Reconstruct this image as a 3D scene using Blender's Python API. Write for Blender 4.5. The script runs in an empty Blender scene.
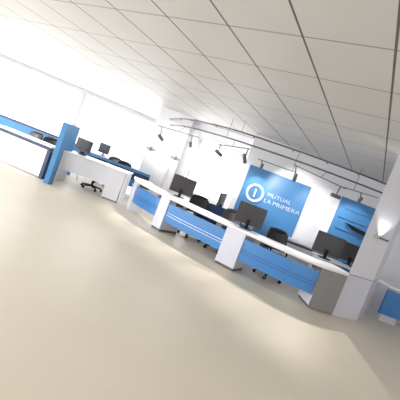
import bpy, bmesh, math
from mathutils import Vector, Matrix
S = bpy.context.scene
C = S.collection
R = math.radians
# ---------------------------------------------------------------- camera
ROLL, PITCH, F, EYE = R(20.7), R(4.4), 354.0, 1.55
fw = Vector((0, math.cos(PITCH), -math.sin(PITCH)))
rt0 = Vector((1, 0, 0)); up0 = rt0.cross(fw)
rt = math.cos(ROLL)*rt0 + math.sin(ROLL)*up0
up = -math.sin(ROLL)*rt0 + math.cos(ROLL)*up0
cd = bpy.data.cameras.new('camera'); cam = bpy.data.objects.new('camera', cd); C.objects.link(cam)
cam.matrix_world = Matrix(((rt.x, up.x, -fw.x, 0), (rt.y, up.y, -fw.y, 0), (rt.z, up.z, -fw.z, EYE), (0, 0, 0, 1)))
cd.sensor_width = 36; cd.lens = 36*F/400; cd.clip_start = .05; cd.clip_end = 200
S.camera = cam
# ---------------------------------------------------------------- world, sun, lights, exposure
W = bpy.data.worlds.new('world'); S.world = W; W.use_nodes = True
W.node_tree.nodes['Background'].inputs[0].default_value = (.93, .96, 1, 1)
W.node_tree.nodes['Background'].inputs[1].default_value = 2.2
S.view_settings.view_transform = 'Standard'; S.view_settings.look = 'None'
S.view_settings.gamma = 1; S.view_settings.use_curve_mapping = False
S.view_settings.exposure = 0.52
def aim(o, loc, tgt):
    o.location = loc
    o.rotation_euler = (Vector(tgt)-Vector(loc)).to_track_quat('-Z', 'Y').to_euler()
def area(name, loc, tgt, sx, sy, power, col=(1, 1, 1)):
    l = bpy.data.lights.new(name, 'AREA'); l.shape = 'RECTANGLE'; l.size = sx; l.size_y = sy
    l.energy = power; l.color = col
    o = bpy.data.objects.new(name, l); C.objects.link(o); aim(o, loc, tgt); return o
# daylight through the left window wall and through the windows at the back
area('daylight_left', (-9.3, 3.5, 1.7), (0, 4.2, 1.0), 12, 2.2, 460, (.95, .97, 1))
area('daylight_back', (-5.6, 14.6, 1.8), (-3, 8, 1.0), 7, 1.8, 250, (.95, .97, 1))
area('daylight_back_right', (-.1, 11.3, 1.9), (-.4, 5, 1.0), 1.6, 1.8, 40, (.97, .98, 1))

area('fill_behind', (1.5, -3.7, 1.8), (1.5, 6, 1.1), 8, 2.2, 100, (.97, .98, 1))  # added fill to brighten the fronts; the wall behind has no window

# ---------------------------------------------------------------- materials
def lin(c): return tuple((v/255/12.92 if v/255 <= .04045 else ((v/255+.055)/1.055)**2.4) for v in c)
def mat(name, rgb, rough=.5, metal=0, noise=0, nscale=8, spec=.5, bump=0, coat=0):
    m = bpy.data.materials.new(name); m.use_nodes = True; nt = m.node_tree
    b = nt.nodes['Principled BSDF']; c = lin(rgb)
    b.inputs['Base Color'].default_value = (*c, 1); b.inputs['Roughness'].default_value = rough
    b.inputs['Metallic'].default_value = metal; b.inputs['Specular IOR Level'].default_value = spec
    b.inputs['Coat Weight'].default_value = coat
    if noise or bump:
        tc = nt.nodes.new('ShaderNodeTexCoord'); n = nt.nodes.new('ShaderNodeTexNoise')
        n.inputs['Scale'].default_value = nscale; n.inputs['Detail'].default_value = 4
        nt.links.new(tc.outputs['Object'], n.inputs['Vector'])
        if noise:
            mx = nt.nodes.new('ShaderNodeMix'); mx.data_type = 'RGBA'
            mx.inputs['A'].default_value = (*[v*(1-noise) for v in c], 1)
            mx.inputs['B'].default_value = (*[min(1, v*(1+noise)) for v in c], 1)
            nt.links.new(n.outputs['Fac'], mx.inputs['Factor']); nt.links.new(mx.outputs['Result'], b.inputs['Base Color'])
        if bump:
            bp = nt.nodes.new('ShaderNodeBump'); bp.inputs['Strength'].default_value = bump
            bp.inputs['Distance'].default_value = .01
            nt.links.new(n.outputs['Fac'], bp.inputs['Height']); nt.links.new(bp.outputs['Normal'], b.inputs['Normal'])
    return m
def glass_mat():
    m = bpy.data.materials.new('window_glass'); m.use_nodes = True; nt = m.node_tree
    for n in list(nt.nodes): nt.nodes.remove(n)
    o = nt.nodes.new('ShaderNodeOutputMaterial'); mx = nt.nodes.new('ShaderNodeMixShader')
    t = nt.nodes.new('ShaderNodeBsdfTransparent'); g = nt.nodes.new('ShaderNodeBsdfGlossy'); g.inputs['Roughness'].default_value = .05
    mx.inputs[0].default_value = .06
    nt.links.new(t.outputs[0], mx.inputs[1]); nt.links.new(g.outputs[0], mx.inputs[2]); nt.links.new(mx.outputs[0], o.inputs[0])
    return m
def emit(name, rgb, s):
    m = bpy.data.materials.new(name); m.use_nodes = True; b = m.node_tree.nodes['Principled BSDF']
    b.inputs['Base Color'].default_value = (*lin(rgb), 1); b.inputs['Emission Color'].default_value = (*lin(rgb), 1)
    b.inputs['Emission Strength'].default_value = s; return m
def grid_mat(name, rgb, line, offx, offy, sx, sy, w, ang, rough, spec):
    """panels: a grid of thin joints sx by sy, turned by ang about the vertical"""
    m = mat(name, rgb, rough, spec=spec); nt = m.node_tree; b = nt.nodes['Principled BSDF']
    g = nt.nodes.new('ShaderNodeNewGeometry'); mp = nt.nodes.new('ShaderNodeVectorRotate')
    mp.rotation_type = 'Z_AXIS'; mp.inputs['Angle'].default_value = ang
    nt.links.new(g.outputs['Position'], mp.inputs['Vector'])
    sp = nt.nodes.new('ShaderNodeSeparateXYZ'); nt.links.new(mp.outputs[0], sp.inputs[0])
    def M(op, a, bb):
        n = nt.nodes.new('ShaderNodeMath'); n.operation = op
        for i, v in enumerate((a, bb)):
            if isinstance(v, (int, float)): n.inputs[i].default_value = v
            else: nt.links.new(v, n.inputs[i])
        return n.outputs[0]
    fs = []
    for out, off, s in (('X', offx, sx), ('Y', offy, sy)):
        u = M('FLOORED_MODULO', M('SUBTRACT', sp.outputs[out], off-w/2), s)
        fs.append(M('LESS_THAN', u, w))
    f = M('MAXIMUM', fs[0], M('MULTIPLY', fs[1], .6))
    n = nt.nodes.new('ShaderNodeTexNoise'); n.inputs['Scale'].default_value = 1.6
    nt.links.new(g.outputs['Position'], n.inputs['Vector'])
    c = lin(rgb)
    m0 = nt.nodes.new('ShaderNodeMix'); m0.data_type = 'RGBA'
    m0.inputs['A'].default_value = (*[v*.96 for v in c], 1); m0.inputs['B'].default_value = (*[min(1, v*1.04) for v in c], 1)
    nt.links.new(n.outputs['Fac'], m0.inputs['Factor'])
    mx = nt.nodes.new('ShaderNodeMix'); mx.data_type = 'RGBA'; mx.inputs['B'].default_value = (*lin(line), 1)
    nt.links.new(m0.outputs['Result'], mx.inputs['A'])
    nt.links.new(f, mx.inputs['Factor']); nt.links.new(mx.outputs['Result'], b.inputs['Base Color'])
    return m
TA = R(26.8)
M_ = dict(
    floor=grid_mat('beige_floor', (228, 219, 200), (224, 215, 196), 0, 0, 1.1, 1.1, .008, TA, .42, .4),
    ceil=grid_mat('ceiling_panels', (206, 204, 202), (96, 94, 92), -1.18, 4.96, .78, .93, .022, TA, .6, .3),
    wall=mat('white_wall_paint', (236, 236, 240), .6, noise=.01),
    column=mat('column_white_paint', (226, 226, 234), .45, noise=.01),
    white=mat('white_laminate', (235, 235, 242), .35, noise=.01),
    top=mat('white_gloss_worktop', (246, 247, 251), .4, noise=.005, coat=.08),
    lav=mat('pale_grey_laminate', (214, 214, 226), .4, noise=.01),
    grey=mat('corner_front_grey', (140, 138, 137), .4, noise=.02),
    kick=mat('dark_grey_plinth', (96, 94, 92), .5, noise=.02),
    blue=mat('blue_counter_laminate', (62, 128, 194), .3, noise=.02, coat=.2),
    banner=mat('blue_display_board', (70, 130, 184), .38, noise=.04, nscale=1.5),
    part=mat('blue_partition_fabric', (74, 138, 192), .6, noise=.04, nscale=20),
    navy=mat('navy_trim', (38, 52, 86), .5, noise=.03),
    deep=mat('deep_blue_screen', (34, 70, 118), .5, noise=.04),
    chrome=mat('polished_strip', (225, 230, 238), .15, 1, noise=.01),
    steel=mat('brushed_steel', (130, 128, 126), .4, .5, noise=.06, nscale=40),
    rail=mat('dark_steel_rail', (96, 94, 92), .4, .3, noise=.06, nscale=30),
    black=mat('black_plastic', (24, 24, 27), .65, spec=.25, noise=.05),
    shell=mat('charcoal_monitor_shell', (56, 53, 55), .4, noise=.05),
    screen=mat('dark_glossy_screen', (22, 26, 40), .3, spec=.3, noise=.05),
    leather=mat('black_leather', (44, 42, 44), .33, noise=.12, nscale=14, bump=.3),
    letter=mat('white_raised_lettering', (238, 243, 250), .4, noise=.01),
    silver=mat('silver_ring', (225, 232, 240), .25, .4, noise=.02),
    frame=mat('white_window_frame', (225, 225, 232), .5, noise=.01),
    joint=mat('grey_joint', (120, 120, 126), .6, noise=.02),
    glass=glass_mat(), bulb=emit('lamp_lens', (255, 244, 225), 6),
)
# ---------------------------------------------------------------- helpers
def at(x, y, z=None, Y=None):
    """point where the sight line of a measured direction meets height z or depth Y"""
    d = fw*F + rt*(x-200) - up*(y-200)
    t = (z-EYE)/d.z if z is not None else Y/d.y
    return Vector((0, 0, EYE)) + d*t
def link(name, bm, m, parent=None, smooth=False, bev=0):
    me = bpy.data.meshes.new(name)
    bmesh.ops.recalc_face_normals(bm, faces=bm.faces)
    bm.to_mesh(me); bm.free(); me.materials.append(M_[m])
    if smooth:
        for p in me.polygons: p.use_smooth = True
    o = bpy.data.objects.new(name, me); C.objects.link(o)
    if parent: o.parent = parent
    if bev:
        b = o.modifiers.new('bevel', 'BEVEL'); b.width = bev; b.segments = 2; b.limit_method = 'ANGLE'
    return o
def tag(o, label, cat, group=None):
    o['label'] = label; o['category'] = cat
    if group: o['group'] = group
    return o
def struct(name, bm, m, parent=None, **k):
    o = link(name, bm, m, parent, **k)
    if not parent: o['kind'] = 'structure'
    return o
def thing(name, loc, rz, label, cat, group=None):
    o = bpy.data.objects.new(name, None); C.objects.link(o); o.empty_display_size = .1
    o.location = loc; o.rotation_euler = (0, 0, rz); return tag(o, label, cat, group)
def kids(o): return [c for c in bpy.data.objects if c.parent == o]
def dup(o, loc, rz, label, group=None, parent=None):
    c = o.copy(); C.objects.link(c)
    if parent: c.parent = parent
    else:
        c.location = loc; c.rotation_euler = (0, 0, rz); c['label'] = label
        if group: c['group'] = group
    for k in kids(o): dup(k, None, None, None, None, c)
    return c
def box(bm, x0, x1, y0, y1, z0, z1, mx=None):
    v = [bm.verts.new(((mx or Matrix()) @ Vector((x, y, z)))) for z in (z0, z1) for x, y in ((x0, y0), (x1, y0), (x1, y1), (x0, y1))]
    for f in ((3, 2, 1, 0), (4, 5, 6, 7), (0, 1, 5, 4), (1, 2, 6, 5), (2, 3, 7, 6), (3, 0, 4, 7)): bm.faces.new([v[i] for i in f])
    return bm
def B(*a, **k): return box(bmesh.new(), *a, **k)
def prism(bm, pts, z0, z1, pts2=None):
    a = [bm.verts.new((p[0], p[1], z0)) for p in pts]; b = [bm.verts.new((p[0], p[1], z1)) for p in (pts2 or pts)]
    n = len(a); bm.faces.new(a[::-1]); bm.faces.new(b)
    for i in range(n): bm.faces.new((a[i], a[(i+1) % n], b[(i+1) % n], b[i]))
    return bm
def tube(bm, pts, r, n=8, rs=None):
    pts = [Vector(p) for p in pts]; rings = []
    for i, p in enumerate(pts):
        t = (pts[min(i+1, len(pts)-1)]-pts[max(i-1, 0)]).normalized()
        u = t.cross(Vector((0, 0, 1)));  u = u if u.length > 1e-3 else t.cross(Vector((0, 1, 0))); u.normalize(); w = t.cross(u)
        q = rs[i] if rs else r
        rings.append([bm.verts.new(p + (u*math.cos(2*math.pi*k/n)+w*math.sin(2*math.pi*k/n))*q) for k in range(n)])
    for a, b in zip(rings, rings[1:]):
        for k in range(n): bm.faces.new((a[k], a[(k+1) % n], b[(k+1) % n], b[k]))
    bm.faces.new(rings[0][::-1]); bm.faces.new(rings[-1]); return bm
def T(pts, r, n=8, rs=None): return tube(bmesh.new(), pts, r, n, rs)
def ribbon(bm, pa, pb, z0, z1):
    """closed solid between two plan polylines pa (front) and pb (back)"""
    A0 = [bm.verts.new((*p[:2], z0)) for p in pa]; A1 = [bm.verts.new((*p[:2], z1)) for p in pa]
    B0 = [bm.verts.new((*p[:2], z0)) for p in pb]; B1 = [bm.verts.new((*p[:2], z1)) for p in pb]
    for i in range(len(pa)-1):
        for q in ((A0[i], A0[i+1], A1[i+1], A1[i]), (B0[i+1], B0[i], B1[i], B1[i+1]), (A1[i], A1[i+1], B1[i+1], B1[i]), (A0[i+1], A0[i], B0[i], B0[i+1])): bm.faces.new(q)
    bm.faces.new((A0[0], A1[0], B1[0], B0[0])); bm.faces.new((A0[-1], B0[-1], B1[-1], A1[-1])); return bm
def rbox(bm, x0, x1, y0, y1, z0, z1, r, mx=None, seg=3):
    """box with rounded vertical-profile corners in its x-z outline"""
    pts = []
    for cx, cz, a0 in ((x1-r, z0+r, -90), (x1-r, z1-r, 0), (x0+r, z1-r, 90), (x0+r, z0+r, 180)):
        for k in range(seg+1):
            a = R(a0+90*k/seg); pts.append((cx+r*math.cos(a), cz+r*math.sin(a)))
    m = mx or Matrix()
    a = [bm.verts.new(m @ Vector((x, y0, z))) for x, z in pts]; b = [bm.verts.new(m @ Vector((x, y1, z))) for x, z in pts]
    n = len(a); bm.faces.new(a); bm.faces.new(b[::-1])
    for i in range(n): bm.faces.new((a[i], b[i], b[(i+1) % n], a[(i+1) % n]))
    return bm
def catmull(P, n=8):
    P = [Vector((*p, 0)) for p in P]; out = []
    for i in range(len(P)-1):
        a = P[max(i-1, 0)]; b = P[i]; c = P[i+1]; d = P[min(i+2, len(P)-1)]
        for k in range(n):
            t = k/n; out.append(.5*((2*b)+(c-a)*t+(2*a-5*b+4*c-d)*t*t+(3*b-a-3*c+d)*t**3))
    out.append(P[-1]); return out
def offset(P, d):
    o = []
    for i, p in enumerate(P):
        t = (P[min(i+1, len(P)-1)]-P[max(i-1, 0)]).normalized(); o.append(p+Vector((-t.y, t.x, 0))*d)
    return o

# ================================================================ SETTING
H = 3.0
struct('floor', prism(bmesh.new(), [(-10, -4), (7, -4), (7, 19), (-10, 19)], -.1, 0), 'floor')
struct('ceiling', prism(bmesh.new(), [(-10, -4), (7, -4), (7, 19), (-10, 19)], H, H+.1), 'ceil')
struct('wall_right', B(7, 7.15, -4, 19, 0, H), 'wall')
struct('wall_behind', B(-10, 7, -4.15, -4, 0, H), 'wall')

def window_wall(wallname, P0, P1, z0, z1, cuts, th=.16, fr=.06, start=1):
    """wall from P0 to P1 with a row of glazed openings; cuts = list of (s0, s1) along the wall"""
    P0 = Vector((*P0, 0)); P1 = Vector((*P1, 0)); L = (P1-P0).length; a = math.atan2(P1.y-P0.y, P1.x-P0.x)
    mx = Matrix.Translation(P0) @ Matrix.Rotation(a, 4, 'Z')
    bm = bmesh.new()
    if z0 > 0: box(bm, 0, L, 0, th, 0, z0, mx)
    if z1 < H: box(bm, 0, L, 0, th, z1, H, mx)
    s = 0
    for c0, c1 in cuts + [(L, L)]:
        if c0-s > .01: box(bm, s, c0, 0, th, z0, z1, mx)
        s = c1
    struct(wallname, bm, 'wall')
    for i, (c0, c1) in enumerate(cuts):
        bm = bmesh.new()
        box(bm, c0, c1, -.02, .06, z0, z0+fr, mx); box(bm, c0, c1, -.02, .06, z1-fr, z1, mx)
        box(bm, c0, c0+fr, -.02, .06, z0+fr, z1-fr, mx); box(bm, c1-fr, c1, -.02, .06, z0+fr, z1-fr, mx)
        w = struct('window_%d' % (start+i), bm, 'frame')
        link('pane', B(c0+fr, c1-fr, .01, .02, z0+fr, z1-fr, mx=mx), 'glass', w)
    return mx
# window wall far left-back (runs behind the left desks), and the left wall
window_wall('wall_back_left', (-10, 12.9), (-.9, 17.36), .6, 2.9, [(.25, 4.38), (4.45, 9.9)], start=1)
window_wall('wall_left', (-10, -4), (-10, 12.9), .5, 2.6, [(1, 5), (5.5, 9.5), (10, 14)], start=3)
# square white column at the end of the counter
struct('wall_column', prism(bmesh.new(), [(-2.12, 11.0), (-1.04, 11.0), (-1.2, 11.85), (-1.9, 11.85)], 0, H), 'wall')
# white wall with window behind the counter
window_wall('wall_back', (-1.2, 11.45), (1.16, 10.6), .78, 2.62, [(.45, 2.0)], start=6)
struct('wall_return', B(1.06, 1.16, 9.62, 10.7, 0, H), 'wall')
struct('wall_display', B(.78, 7, 9.56, 9.72, 0, H), 'wall')
struct('trim_back', B(0, 10.1, -.03, 0, 2.90, 2.94, mx=Matrix.Translation((-10, 12.9, 0)) @ Matrix.Rotation(math.atan2(4.46, 9.1), 4, 'Z')), 'frame')
WM = Matrix.Translation((-10, 12.9, 0)) @ Matrix.Rotation(math.atan2(4.46, 9.1), 4, 'Z')
struct('trim_mullion', B(4.39, 4.44, -.06, 0, 0, 2.9, mx=WM), 'lav')
struct('trim_header', B(0, 4.39, -.06, -.02, 2.74, 2.79, mx=WM), 'lav')
struct('column_shade_strip', B(-1.30, -1.25, 10.97, 11.0, .5, 1.60), 'lav')  # pale grey strip standing in for the shadow along a recess edge
struct('baseboard_display', B(.78, 7, 9.54, 9.56, 0, .1), 'frame')

# right column, standing at the end of the counter
cf0, cf1 = Vector((2.88, 6.13)), Vector((3.45, 6.37)); cdp = Vector((.42, .62))
colpts = [cf0, cf1, cf1+cdp, cf0+cdp]
rc = thing('column', (0, 0, 0), 0, 'broad pale column standing at the right end of the long counter', 'column')
link('shaft', prism(bmesh.new(), colpts, .795, H), 'column', rc)
link('plinth_block', prism(bmesh.new(), colpts, 0, .782), 'lav', rc)
link('joint', prism(bmesh.new(), [cf0+Vector((.01, .02)), cf1+Vector((-.01, .01)), cf1+cdp*.98, cf0+cdp*.98], .782, .795), 'joint', rc)

# ================================================================ THE LONG CURVED COUNTER
ctrl = [(-1.82, 9.36), (-1.68, 8.84), (-1.46, 8.45), (-1.15, 8.1), (-.79, 7.75), (-.1, 7.2), (.76, 6.66), (1.55, 6.2), (2.0, 6.02), (2.4, 5.96), (2.86, 6.1)]
Fc = catmull(ctrl)
def near(x, y): return min(range(len(Fc)), key=lambda i: (Fc[i]-Vector((x, y, 0))).length)
ct = thing('counter', (0, 0, 0), 0, 'long curved reception counter with white top, blue front panels and pale pedestals', 'counter')
bm = bmesh.new()
prof = [(.0, .745), (-.02, .758), (-.03, .778), (-.02, .798), (.0, .81)]   # rounded nose
rows = [[bm.verts.new((*p[:2], z)) for p in offset(Fc, d)] for d, z in prof] + [[bm.verts.new((*p[:2], z)) for p in offset(Fc, .46)] for z in (.81, .745)]
for r0, r1 in zip(rows, rows[1:]+rows[:1]):
    for i in range(len(Fc)-1): bm.faces.new((r0[i], r0[i+1], r1[i+1], r1[i]))
bm.faces.new([r[0] for r in rows]); bm.faces.new([r[-1] for r in rows][::-1])
link('worktop', bm, 'top', ct)
def panel(i0, i1, sm):
    seg = Fc[i0:i1+1]
    bm = ribbon(bmesh.new(), offset(seg, .05), offset(seg, .085), .25, .66); link('front_panel', bm, 'blue', ct)
    for k in (i0+2, i1-2):
        link('bracket', ribbon(bmesh.new(), offset(Fc[k:k+2], .05), offset(Fc[k:k+2], .3), .66, .745), 'kick', ct)
    for z in (.40, .455):
        link('panel_strip', ribbon(bmesh.new(), offset(seg, .044), offset(seg, .05), z, z+.007), sm, ct)
iA, iB, iC, iD = near(-1.62, 8.68), near(-.82, 7.78), near(.68, 6.71), near(2.36, 5.96)
panel(iA, iB, 'deep'); panel(iB+2, iC, 'chrome'); panel(iC+3, iD, 'deep')
def pedestal(i, w, d, m='lav', off=.03):
    p = Fc[i]; t = (Fc[i+1]-Fc[i-1]).normalized(); n = Vector((-t.y, t.x, 0))
    a = p+n*off; q = [a, a+t*w, a+t*w+n*d, a+n*d]
    link('pedestal', prism(bmesh.new(), q, .05, .743), m, ct, bev=.006)
    c = (q[0]+q[2])/2; link('plinth', prism(bmesh.new(), [c+(v-c)*.94 for v in q], 0, .05), 'kick', ct)
pedestal(iB, .30, .58); pedestal(iC, .42, .50)
# end slab at the far end
e0 = Vector((-1.8, 9.34, 0)); e1 = Vector((-1.60, 8.74, 0))
t = (e1-e0).normalized(); n = Vector((-t.y, t.x, 0))
link('end_panel', prism(bmesh.new(), [e0, e1, e1+n*.3, e0+n*.3], 0, .743), 'white', ct, bev=.006)
# corner pedestal: pale left cheek, darker grey sheet over the front
q = [Vector((2.40, 6.03)), Vector((2.80, 6.12)), Vector((2.95, 6.6)), Vector((2.36, 6.62))]
link('pedestal', prism(bmesh.new(), q, .04, .743), 'lav', ct)
link('plinth', prism(bmesh.new(), [Vector((2.42, 6.06)), Vector((2.79, 6.14)), Vector((2.93, 6.58)), Vector((2.38, 6.6))], 0, .04), 'kick', ct)
o = link('pedestal_front', prism(bmesh.new(), [Vector((2.39, 6.01)), Vector((2.87, 6.10)), Vector((2.87, 6.12)), Vector((2.40, 6.03))], .02, .743), 'grey', ct)
o['label'] = 'dark grey front of the corner pedestal'

# blue counter wing beyond the right column
wg = thing('counter_wing', (0, 0, 0), 0, 'blue fronted counter section behind the broad right column', 'counter')
link('front_panel', B(4.15, 6.2, 7.0, 7.06, .16, .66), 'blue', wg)
link('worktop', B(4.1, 6.25, 6.95, 7.7, .71, .76), 'top', wg, bev=.01)
link('pedestal', B(5.4, 6.0, 7.1, 7.6, 0, .71), 'lav', wg)
link('pedestal', B(4.25, 4.6, 7.1, 7.6, 0, .71), 'lav', wg)

# low white cabinet under the display wall, dark slot along its front
lc = thing('low_cabinet', (0, 0, 0), 0, 'low white cabinet against the display wall between the two blue boards', 'cabinet')
link('body', B(2.2, 3.75, 8.9, 9.49, 0, .64), 'white', lc, bev=.01)
link('top', B(2.15, 3.8, 8.85, 9.49, .70, .74), 'white', lc, bev=.006)
link('recess', B(2.25, 3.7, 8.95, 9.49, .64, .70), 'kick', lc)

# ================================================================ DISPLAY BOARDS
bd = thing('display_board', (0, 9.53, 0), 0, 'large blue wall board with the ring emblem and white lettering', 'sign')
link('board', B(.93, 2.67, -.0, .03, .12, 2.19), 'banner', bd, bev=.004)
def ring(cx, cz, r0, r1, y0, y1, a0=0, a1=360, n=40):
    bm = bmesh.new(); v = []
    full = (a1-a0) >= 360
    for k in range(n if full else n+1):
        a = R(a0+(a1-a0)*k/n); c, s = math.cos(a), math.sin(a)
        v.append([bm.verts.new((cx+r*c, y, cz+r*s)) for r, y in ((r0, y0), (r1, y0), (r1, y1), (r0, y1))])
    m = len(v)
    for k in range(m if full else m-1):
        a, b = v[k], v[(k+1) % m]
        for j in range(4): bm.faces.new((a[j], b[j], b[(j+1) % 4], a[(j+1) % 4]))
    if not full: bm.faces.new(v[0]); bm.faces.new(v[-1][::-1])
    return bm
EX, EZ = 1.31, 1.52
link('emblem_ring', ring(EX, EZ, .185, .245, -.03, 0), 'silver', bd)
def text(s, size, x, z, parent, m, name, y=-.012, ext=.006, align='LEFT', width=None, off=-.003):
    cu = bpy.data.curves.new(name, 'FONT'); cu.body = s; cu.size = size; cu.extrude = ext; cu.align_x = align; cu.offset = off
    o = bpy.data.objects.new('tmp', cu); C.objects.link(o)
    dg = bpy.context.evaluated_depsgraph_get(); me = bpy.data.meshes.new_from_object(o.evaluated_get(dg))
    bpy.data.objects.remove(o)
    if width:
        w = max(v.co.x for v in me.vertices)-min(v.co.x for v in me.vertices)
        for v in me.vertices: v.co.x *= width/w
    for v in me.vertices: v.co = Vector((v.co.x, -v.co.z, v.co.y))
    me.materials.clear(); me.materials.append(M_[m]); me.name = name
    r = bpy.data.objects.new(name, me); C.objects.link(r); r.parent = parent; r.location = (x, y, z); return r
text('1', .32, EX, EZ-.11, bd, 'letter', 'numeral', align='CENTER', off=.004)
text('MUTUAL', .155, 1.635, 1.55, bd, 'letter', 'lettering', width=.66)
text('LA', .155, 1.60, 1.37, bd, 'letter', 'lettering', width=.19)
text('PRIMERA', .155, 1.85, 1.37, bd, 'letter', 'lettering', width=.76)

b2 = thing('display_board', (0, 9.53, 0), 0, 'blue wall board with thin shelves beside the right column', 'sign')
link('board', B(3.52, 4.62, 0, .03, .12, 2.26), 'banner', b2, bev=.004)
for z, x0, x1 in ((1.98, 3.7, 4.45), (1.72, 3.62, 4.4), (1.42, 3.66, 4.5)):
    link('ledge', B(x0, x1, -.05, 0, z, z+.02), 'banner', b2)
bm = bmesh.new()
wv = [(3.86, 1.63), (4.05, 1.61), (4.5, 1.56), (4.5, 1.46), (4.12, 1.52)]
a = [bm.verts.new((x, 9.36, z)) for x, z in wv]; b = [bm.verts.new((x, 9.53, z)) for x, z in wv]
bm.faces.new(a); bm.faces.new(b[::-1])
for i in range(5): bm.faces.new((a[i], b[i], b[(i+1) % 5], a[(i+1) % 5]))
tag(link('wall_bracket', bm, 'black'), 'black wedge shaped bracket on the blue board by the right column', 'bracket')

# ================================================================ SCONCES
def sconce(loc, rz, label, group='wall sconces on the columns'):
    o = thing('wall_sconce', loc, rz, label, 'lamp', group)
    link('back_plate', B(-.035, .035, -.02, 0, -.06, .06), 'steel', o, bev=.005)
    link('arm', T([(0, -.02, 0), (0, -.12, 0)], .014), 'steel', o)
    bm = bmesh.new(); prism(bm, [(-.17, -.10), (.17, -.10), (.13, -.2), (-.13, -.2)], -.02, .012)
    link('shade', bm, 'steel', o, bev=.006)
    return o
s1 = sconce((-1.98, 10.99, 1.66), 0, 'silver sconce near the left edge of the white column behind the counter end')
dup(s1, (-1.16, 10.99, 1.66), 0, 'silver sconce at the right edge of the white column behind the counter end')
cn = (cf1-cf0).normalized(); ang = math.atan2(cn.y, cn.x)
sp_ = at(375, 236, Y=6.36)
l = bpy.data.lights.new('sconce_glow', 'SPOT'); l.energy = 14; l.spot_size = R(100); l.spot_blend = .5; l.shadow_soft_size = .03
lo = bpy.data.objects.new('sconce_glow', l); C.objects.link(lo); aim(lo, tuple(sp_+Vector((.03, -.13, .05))), tuple(sp_+Vector((0, 0, .5))))
dup(s1, tuple(sp_), ang, 'silver sconce high on the broad right column')

# ================================================================ CEILING RAILS, TRACKS, SPOTS
def rail(pixels, z, label):
    P = catmull(pixels, 8)
    o = thing('ceiling_rail', (0, 0, 0), 0, label, 'rail')
    link('bar', ribbon(bmesh.new(), offset(P, -.014), offset(P, .014), z-.018, z+.018), 'rail', o, bev=.006)
    for f in ((.5, .95) if z > 2.6 else (.45, .92)):
        p = P[int(f*len(P))]; link('hanger', T([(p.x, p.y, z+.015), (p.x, p.y, H)], .006), 'steel', o)
    if z > 2.6:      # small lamps added under the upper rail to make the bright floor streak
        for f, tg in ((.14, (-1.45, 8.2)), (.26, (-1.05, 7.55)), (.40, (-.45, 6.85)), (.53, (.2, 6.2)), (.60, (.85, 5.65)), (.70, (1.55, 5.2)), (.80, (2.3, 4.9))):
            p = P[int(f*len(P))]
            link('added_lamp', T([(p.x, p.y, z-.045), (p.x, p.y, z-.015)], .016, 10), 'rail', o)
            l = bpy.data.lights.new('added_lamp_beam', 'SPOT'); l.energy = 130; l.spot_size = R(30); l.spot_blend = .8; l.color = (1, .94, .82); l.shadow_soft_size = .03
            lo = bpy.data.objects.new('added_lamp_beam', l); C.objects.link(lo); aim(lo, (p.x, p.y, z-.07), (*tg, 0))
    return P
rail([(-1.8, 11.15), (-1.32, 10.0), (-.92, 9.3), (-.41, 8.74), (.34, 8.2), (1.68, 7.84), (2.61, 7.78), (3.4, 7.8), (4.3, 7.95)], 2.71, 'upper of the two long curved grey ceiling rails')
RL = rail([(-1.62, 10.7), (-1.2, 9.8), (-.85, 9.3), (-.36, 8.88), (.4, 8.4), (1.76, 7.98), (2.73, 7.92), (3.54, 7.95), (4.4, 8.1)], 2.52, 'lower of the two long curved grey ceiling rails')
def track(p0, p1, hang, label, ztop):
    p0 = at(*p0[:2], Y=p0[2]); p1 = at(*p1[:2], Y=p1[2])
    o = thing('light_track', tuple(p0), 0, label, 'light track', 'short spotlight tracks hanging below the curved rails')
    link('bar', T([(0, 0, 0), tuple(p1-p0)], .011), 'steel', o)
    for f in hang:
        p = (p1-p0)*f; q = (p.x, p.y, ztop-p0.z)
        if ztop < H:
            g = min(RL, key=lambda v: (v.xy-(p+p0).xy).length); q = (g.x-p0.x, g.y-p0.y, ztop-p0.z)
        link('hanger', T([tuple(p), q], .007), 'steel', o)
    return p0, p1
t1_ = track((158, 125.5, 9.7), (199, 137.5, 9.3), (.5,), 'short spotlight track in front of the white column, leftmost', 2.5)
t2_ = track((219, 144.5, 8.55), (250, 149, 8.35), (.45,), 'short spotlight track above the blank white wall, left of the lettered board', 2.5)
t3_ = track((293.6, 164.6, 8.05), (346, 189, 8.0), (.52,), 'long spotlight track between the two blue boards', 2.5)
t4_ = track((258, 159, 8.9), (296, 172.5, 8.9), (.9,), 'faint spotlight track above the lettered blue board, nearest the wall', H)
t5_ = track((343, 187, 8.6), (378, 198, 8.6), (.3,), 'faint spotlight track above the shelved blue board', H)
SPG = 'silver spotlights on the tracks'
def spot(tr, f, head, L, label, d, energy=0, tgt=None):
    a = tr[0]+(tr[1]-tr[0])*f-Vector((0, 0, .004)); b = at(*head, Y=a.y)
    o = thing('spotlight', tuple(a), 0, label, 'spotlight', SPG)
    rel = b-a; st = Vector(rel)*.9
    link('stem', T([(0, 0, .0), tuple(st)], .013), 'rail', o)
    dr = Vector(d).normalized(); c = Vector(rel)
    link('head', T([tuple(c-dr*L/2), tuple(c-dr*L*.42), tuple(c+dr*L*.4), tuple(c+dr*L/2)], .05, 14, rs=[.028, .044, .047, .042]), 'steel', o, smooth=False)
    link('lens', T([tuple(c+dr*L/2), tuple(c+dr*(L/2+.004))], .036, 14), 'bulb', o)
    if energy:
        l = bpy.data.lights.new('spot_beam', 'SPOT'); l.energy = energy; l.spot_size = R(75); l.spot_blend = .6; l.color = (1, .97, .92); l.shadow_soft_size = .03
        lo = bpy.data.objects.new('spot_beam', l); C.objects.link(lo)
        w = Vector(a)+c+dr*(L/2+.03); aim(lo, tuple(w), tgt)
spot(t1_, .09, (160.6, 137.5), .21, 'silver spotlight in front of the white column, leftmost on its track', (.7, .5, -.5), 26, tgt=(-1.5, 11, 1.9))
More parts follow.
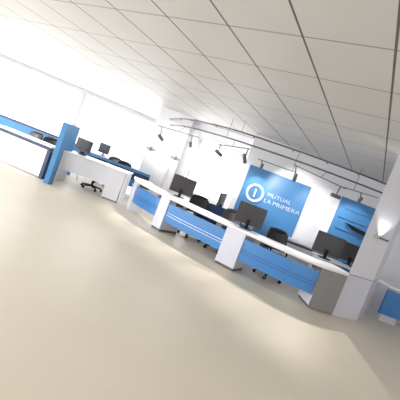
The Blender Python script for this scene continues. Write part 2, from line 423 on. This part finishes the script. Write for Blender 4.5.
spot(t1_, .84, (190.5, 144.5), .16, 'silver spotlight at the right end of the leftmost track', (.15, .9, -.5), 16, tgt=(-.9, 11.4, 1.6))
spot(t2_, .05, (218.5, 153), .22, 'silver spotlight tilted left above the blank white wall', (.75, .3, -.3), 22, tgt=(.6, 10.8, 1.7))
spot(t2_, .95, (244.5, 158.5), .24, 'silver spotlight just left of the lettered blue board, pointing down right', (.45, .5, -.75), 16, tgt=(1.2, 9.6, 1.2))
spot(t4_, .10, (261.6, 166), .13, 'small faint spotlight over the top left of the lettered board', (0, .7, -.8), 26, tgt=(1.35, 9.5, 1.45))
spot(t3_, .05, (295, 177.5), .22, 'silver spotlight hanging in front of the top of the lettered board', (.2, .75, -.65), 60, tgt=(2.25, 9.5, 1.7))
spot(t3_, .90, (335.5, 196), .24, 'silver spotlight at the right end of the long track by the shelved board', (.95, .2, -.0), 32, tgt=(3.1, 9.56, 1.35))
spot(t5_, .52, (360.3, 199.5), .13, 'small faint spotlight over the shelved blue board', (0, .7, -.8), 30, tgt=(3.95, 9.5, 1.55))

# ================================================================ MONITORS
def monitor(loc, rz, label, w=.47, h=.34, group='monitors on the long counter'):
    """stands at loc; the shell's back faces local -y, the screen local +y"""
    o = thing('monitor', loc, rz, label, 'monitor', group)
    z0 = .085
    link('shell', rbox(bmesh.new(), -w/2, w/2, -.02, .012, z0, z0+h, .012), 'shell', o)
    bm = bmesh.new(); rbox(bm, -w*.12, w*.12, -.034, -.02, z0+h*.02, z0+h*.3, .02); link('back_housing', bm, 'shell', o, bev=.004)
    link('screen', B(-w/2+.02, w/2-.02, .012, .016, z0+.022, z0+h-.02), 'screen', o)
    link('neck', B(-.03, .03, -.055, -.02, .015, z0+.1), 'black', o, bev=.006)
    bm = bmesh.new(); prism(bm, [(.13*math.cos(k*math.pi/10), -.03+.09*math.sin(k*math.pi/10)) for k in range(20)], 0, .016); link('base', bm, 'black', o)
    return o
CT = .811
m1 = monitor((*at(179, 197, z=CT)[:2], CT), R(-6), 'dark monitor on the left half of the long counter', .56, .40)
def mon(px, py, rz, label, z=CT, **k):
    p = at(px, py, z=z); return dup(m1, (p.x, p.y, z), rz, label, **k)
mon(245.5, 228.5, R(-4), 'dark monitor on the counter in front of the lettered blue board')
mon(323.5, 258, R(-4), 'dark monitor on the counter in front of the shelved board, nearer the camera')
# ---- rear desk behind the counter
rd = thing('rear_desk', (0, 0, 0), 0, 'rear desk with a deep blue screen behind the middle of the counter', 'desk')
a = at(205, 213, z=.78); 
link('desktop', B(-.45, 1.5, 8.75, 9.35, .70, .74), 'top', rd, bev=.008)
link('screen_panel', B(-.0, 1.0, 8.70, 8.74, .15, .90), 'deep', rd)
for x in (-.4, 1.42): link('leg', B(x, x+.05, 8.78, 9.3, 0, .70), 'white', rd)
dup(m1, (.52, 9.1, .741), R(72), 'narrow edge-on monitor standing on the rear desk left of the lettered board', 'monitors on the rear desks')
rd2 = thing('rear_desk', (0, 0, 0), 0, 'small rear desk behind the rightmost monitors', 'desk')
link('desktop', B(2.85, 4.0, 7.55, 8.15, .70, .74), 'top', rd2, bev=.008)
link('front_panel', B(2.95, 3.9, 7.6, 7.64, .25, .70), 'blue', rd2)
for x in (2.88, 3.92): link('leg', B(x, x+.05, 7.58, 8.1, 0, .70), 'white', rd2)
dup(m1, (3.62, 7.95, .741), R(-3), 'dark monitor half hidden by the right column, behind the nearer one', 'monitors on the rear desks')
kb = thing('keyboard', (3.35, 7.68, .741), R(-5), 'white keyboard on the rear desk beside the rightmost monitor', 'keyboard')
link('case', B(-.2, .2, -.06, .07, 0, .02), 'white', kb, bev=.005)
link('keys', B(-.185, .185, -.05, .06, .02, .026), 'lav', kb)

# ================================================================ OFFICE CHAIRS
def chair(loc, rz, label, group):
    o = thing('office_chair', loc, rz, label, 'chair', group)      # sitter faces local -y
    for k in range(5):
        a = R(90+72*k); c, s = math.cos(a), math.sin(a)
        l = link('leg', T([(0, 0, .115), (.14*c, .14*s, .105), (.29*c, .29*s, .08)], .02, 6, rs=[.036, .028, .022]), 'black', o)
        bm = bmesh.new()
        for e in (-1, 1):
            u = Vector((-s, c, 0))*.014*e; tube(bm, [Vector((.29*c, .29*s, .032))+u*.5, Vector((.29*c, .29*s, .032))+u*2], .032, 10)
        link('caster', bm, 'black', l)
    link('gas_column', T([(0, 0, .1), (0, 0, .26), (0, 0, .26), (0, 0, .42)], .03, 10, rs=[.032, .032, .018, .018]), 'black', o)
    bm = bmesh.new(); prism(bm, [(x*.25*(1 if abs(y) < .9 else .86), y*.24) for x, y in ((-1, -.8), (-.8, -1), (.8, -1), (1, -.8), (1, .8), (.8, 1), (-.8, 1), (-1, .8))], .42, .51)
    link('seat', bm, 'leather', o, bev=.025)
    # curved backrest
    bm = bmesh.new(); cols = []
    for i in range(9):
        u = -1+2*i/8; hh = .98-.05*abs(u)**3
        col = []
        for j in range(7):
            v = j/6; z = .56+(hh-.56)*v; y = .24+.07*v-.06*u*u; x = .26*u*(1-.1*v*v)
            col.append((x, y, z))
        cols.append(col)
    Fv = [[bm.verts.new((x, y-.03, z)) for x, y, z in c] for c in cols]; Bv = [[bm.verts.new((x, y+.03, z)) for x, y, z in c] for c in cols]
    for i in range(8):
        for j in range(6):
            bm.faces.new((Fv[i][j], Fv[i+1][j], Fv[i+1][j+1], Fv[i][j+1])); bm.faces.new((Bv[i+1][j], Bv[i][j], Bv[i][j+1], Bv[i+1][j+1]))
    for j in range(6):
        for i in (0, 8): bm.faces.new((Fv[i][j], Fv[i][j+1], Bv[i][j+1], Bv[i][j]))
    for i in range(8):
        for j in (0, 6): bm.faces.new((Fv[i][j], Fv[i+1][j], Bv[i+1][j], Bv[i][j]))
    link('backrest', bm, 'leather', o, smooth=True, bev=.012)
    link('top_roll', T([(-.2, .275, .955), (-.1, .262, .965), (0, .258, .968), (.1, .262, .965), (.2, .275, .955)], .035, 10, rs=[.02, .034, .036, .034, .02]), 'leather', o, smooth=True)
    link('back_bracket', T([(0, .1, .43), (0, .28, .44), (0, .32, .66)], .02, 8), 'black', o)
    for e in (-1, 1):
        link('armrest', T([(.2*e, .1, .44), (.285*e, .1, .46), (.29*e, .1, .66), (.29*e, .02, .68), (.29*e, -.16, .67)], .018, 8), 'black', o)
    return o
CG = 'black office chairs behind the long counter'
def tgtp(px, py, z): return at(px, py, z=z)
c1 = chair((1.84, 7.16, 0), R(14), 'black leather chair behind the counter below the lettered board', CG)
dup(c1, (.72, 7.85, 0), R(-28), 'black chair behind the counter directly left of the middle monitor', CG)
dup(c1, (.08, 8.30, 0), R(20), 'black chair behind the counter right of the left monitor', CG)

# ================================================================ LEFT DESKS
def slabdesk(name, label, fl, fr, depth, z, parts):
    fl = Vector((*fl, 0)); fr = Vector((*fr, 0)); L = (fr-fl).length; a = math.atan2(fr.y-fl.y, fr.x-fl.x)
    o = thing(name, tuple(fl), a, label, 'desk')
    link('desktop', B(-.02, L+.02, 0, depth, z-.04, z), 'top', o, bev=.008)
    for n_, m, b in parts(L): link(n_, B(*b), m, o, bev=.004)
    return o, a, L
D1 = .84
d1, a1, L1 = slabdesk('desk', 'white desk with a full width front panel, right of the blue partition', (-3.70, 9.0), (-1.97, 9.12), .78, D1,
    lambda L: [('modesty_panel', 'white', (.04, L-.05, .03, .06, .34, D1-.04)), ('side_panel', 'white', (0, .04, .02, .72, 0, D1-.04)),
               ('pedestal', 'white', (L-.47, L-.06, .02, .6, .03, D1-.04)), ('leg', 'white', (L-.04, L, .02, .72, 0, D1-.04)), ('plinth', 'kick', (L-.45, L-.08, .05, .58, 0, .03))])
ds = thing('desk_screen', (-3.75, 10.5, 0), R(3), 'low blue and navy divider behind the white desk', 'divider')
link('panel', B(0, 2.1, 0, .04, .5, .90), 'part', ds, bev=.004)
for x in (.05, 2.0): link('post', B(x, x+.04, 0, .04, 0, .5), 'lav', ds)
link('trim', B(0, 2.1, -.01, 0, .60, .83), 'navy', ds)
# far left desk
d0, a0, L0 = slabdesk('desk', 'white desk with navy edging at the far left, left of the blue partition', (-5.6, 8.95), (-3.80, 8.5), .5, .84,
    lambda L: [('front_panel', 'white', (.0, L-.10, .03, .06, .03, .72)), ('navy_band', 'navy', (0, L, .02, .05, .72, .80)),
               ('navy_upright', 'navy', (L-.10, L, .02, .3, 0, .70)), ('side_panel', 'white', (0, .04, .06, .48, 0, .79))])
ds2 = thing('desk_screen', (-7.0, 11.2, 0), R(-8), 'low blue divider behind the far left desk', 'divider')
link('panel', B(0, 3.0, 0, .04, .0, .94), 'part', ds2, bev=.004)
link('trim', B(0, 3.0, -.005, .045, .94, 1.0), 'navy', ds2)
# tall blue partition
pt = thing('partition', (-3.70, 8.15, 0), 0, 'tall blue partition panel between the two left desks', 'partition')
bm = bmesh.new(); prof = [(8.18, 0), (8.40, 0), (8.40, .86), (8.95, .86), (8.95, 1.50), (8.18, 1.50)]
a = [bm.verts.new((.12, y-8.15, z)) for y, z in prof]; b = [bm.verts.new((.24, y-8.15, z)) for y, z in prof]
bm.faces.new(a); bm.faces.new(b[::-1])
for i in range(6): bm.faces.new((a[i], b[i], b[(i+1) % 6], a[(i+1) % 6]))
link('panel', bm, 'part', pt)
link('edge_trim', B(.12, .24, .25, .27, 0, .85), 'navy', pt)
# monitors on the left desks
m4 = monitor((-3.36, 9.38, D1+.001), R(168), 'dark monitor on the white desk just right of the blue partition', .40, .33, 'monitors on the left desks')
dup(m4, (-3.52, 9.64, D1+.001), R(166), 'dark monitor mostly hidden behind the one beside the blue partition')
rr = thing('rear_desk', (-4.6, 12.05, 0), R(0), 'white rear desk under the windows behind the left desks', 'desk')
link('desktop', B(0, 2.3, 0, .7, .82, .86), 'top', rr, bev=.006)
link('front_panel', B(.05, 2.25, .04, .07, .2, .82), 'blue', rr)
for x in (.0, 2.25): link('leg', B(x, x+.05, .03, .68, 0, .82), 'white', rr)
dup(m4, (*at(102, 155.5, z=.86)[:2], .861), R(170), 'grey monitor on the rear desk, second from the blue partition')
LG = 'black chairs around the left desks'
dup(c1, (-2.98, 9.82, 0), R(8), 'black office chair tucked under the white desk', LG).scale = (1, 1, .88)
def chair_at(px, py, rz, label, z=.98, sc=1):
    p = at(px, py, z=z); return dup(c1, (p.x, p.y, 0), rz, label, LG)
dup(c1, (-2.55, 10.95, 0), R(20), 'black chair behind the right end of the white desk', LG)
dup(c1, (-3.15, 11.45, 0), R(-15), 'black chair behind the middle of the white desk', LG)
dup(c1, (-5.25, 10.15, 0), R(-20), 'black chair behind the far left desk at the picture edge', LG).scale = (1, 1, .95)
dup(c1, (-4.55, 9.95, 0), R(10), 'black chair behind the far left desk, next to the blue partition', LG).scale = (1, 1, .95)
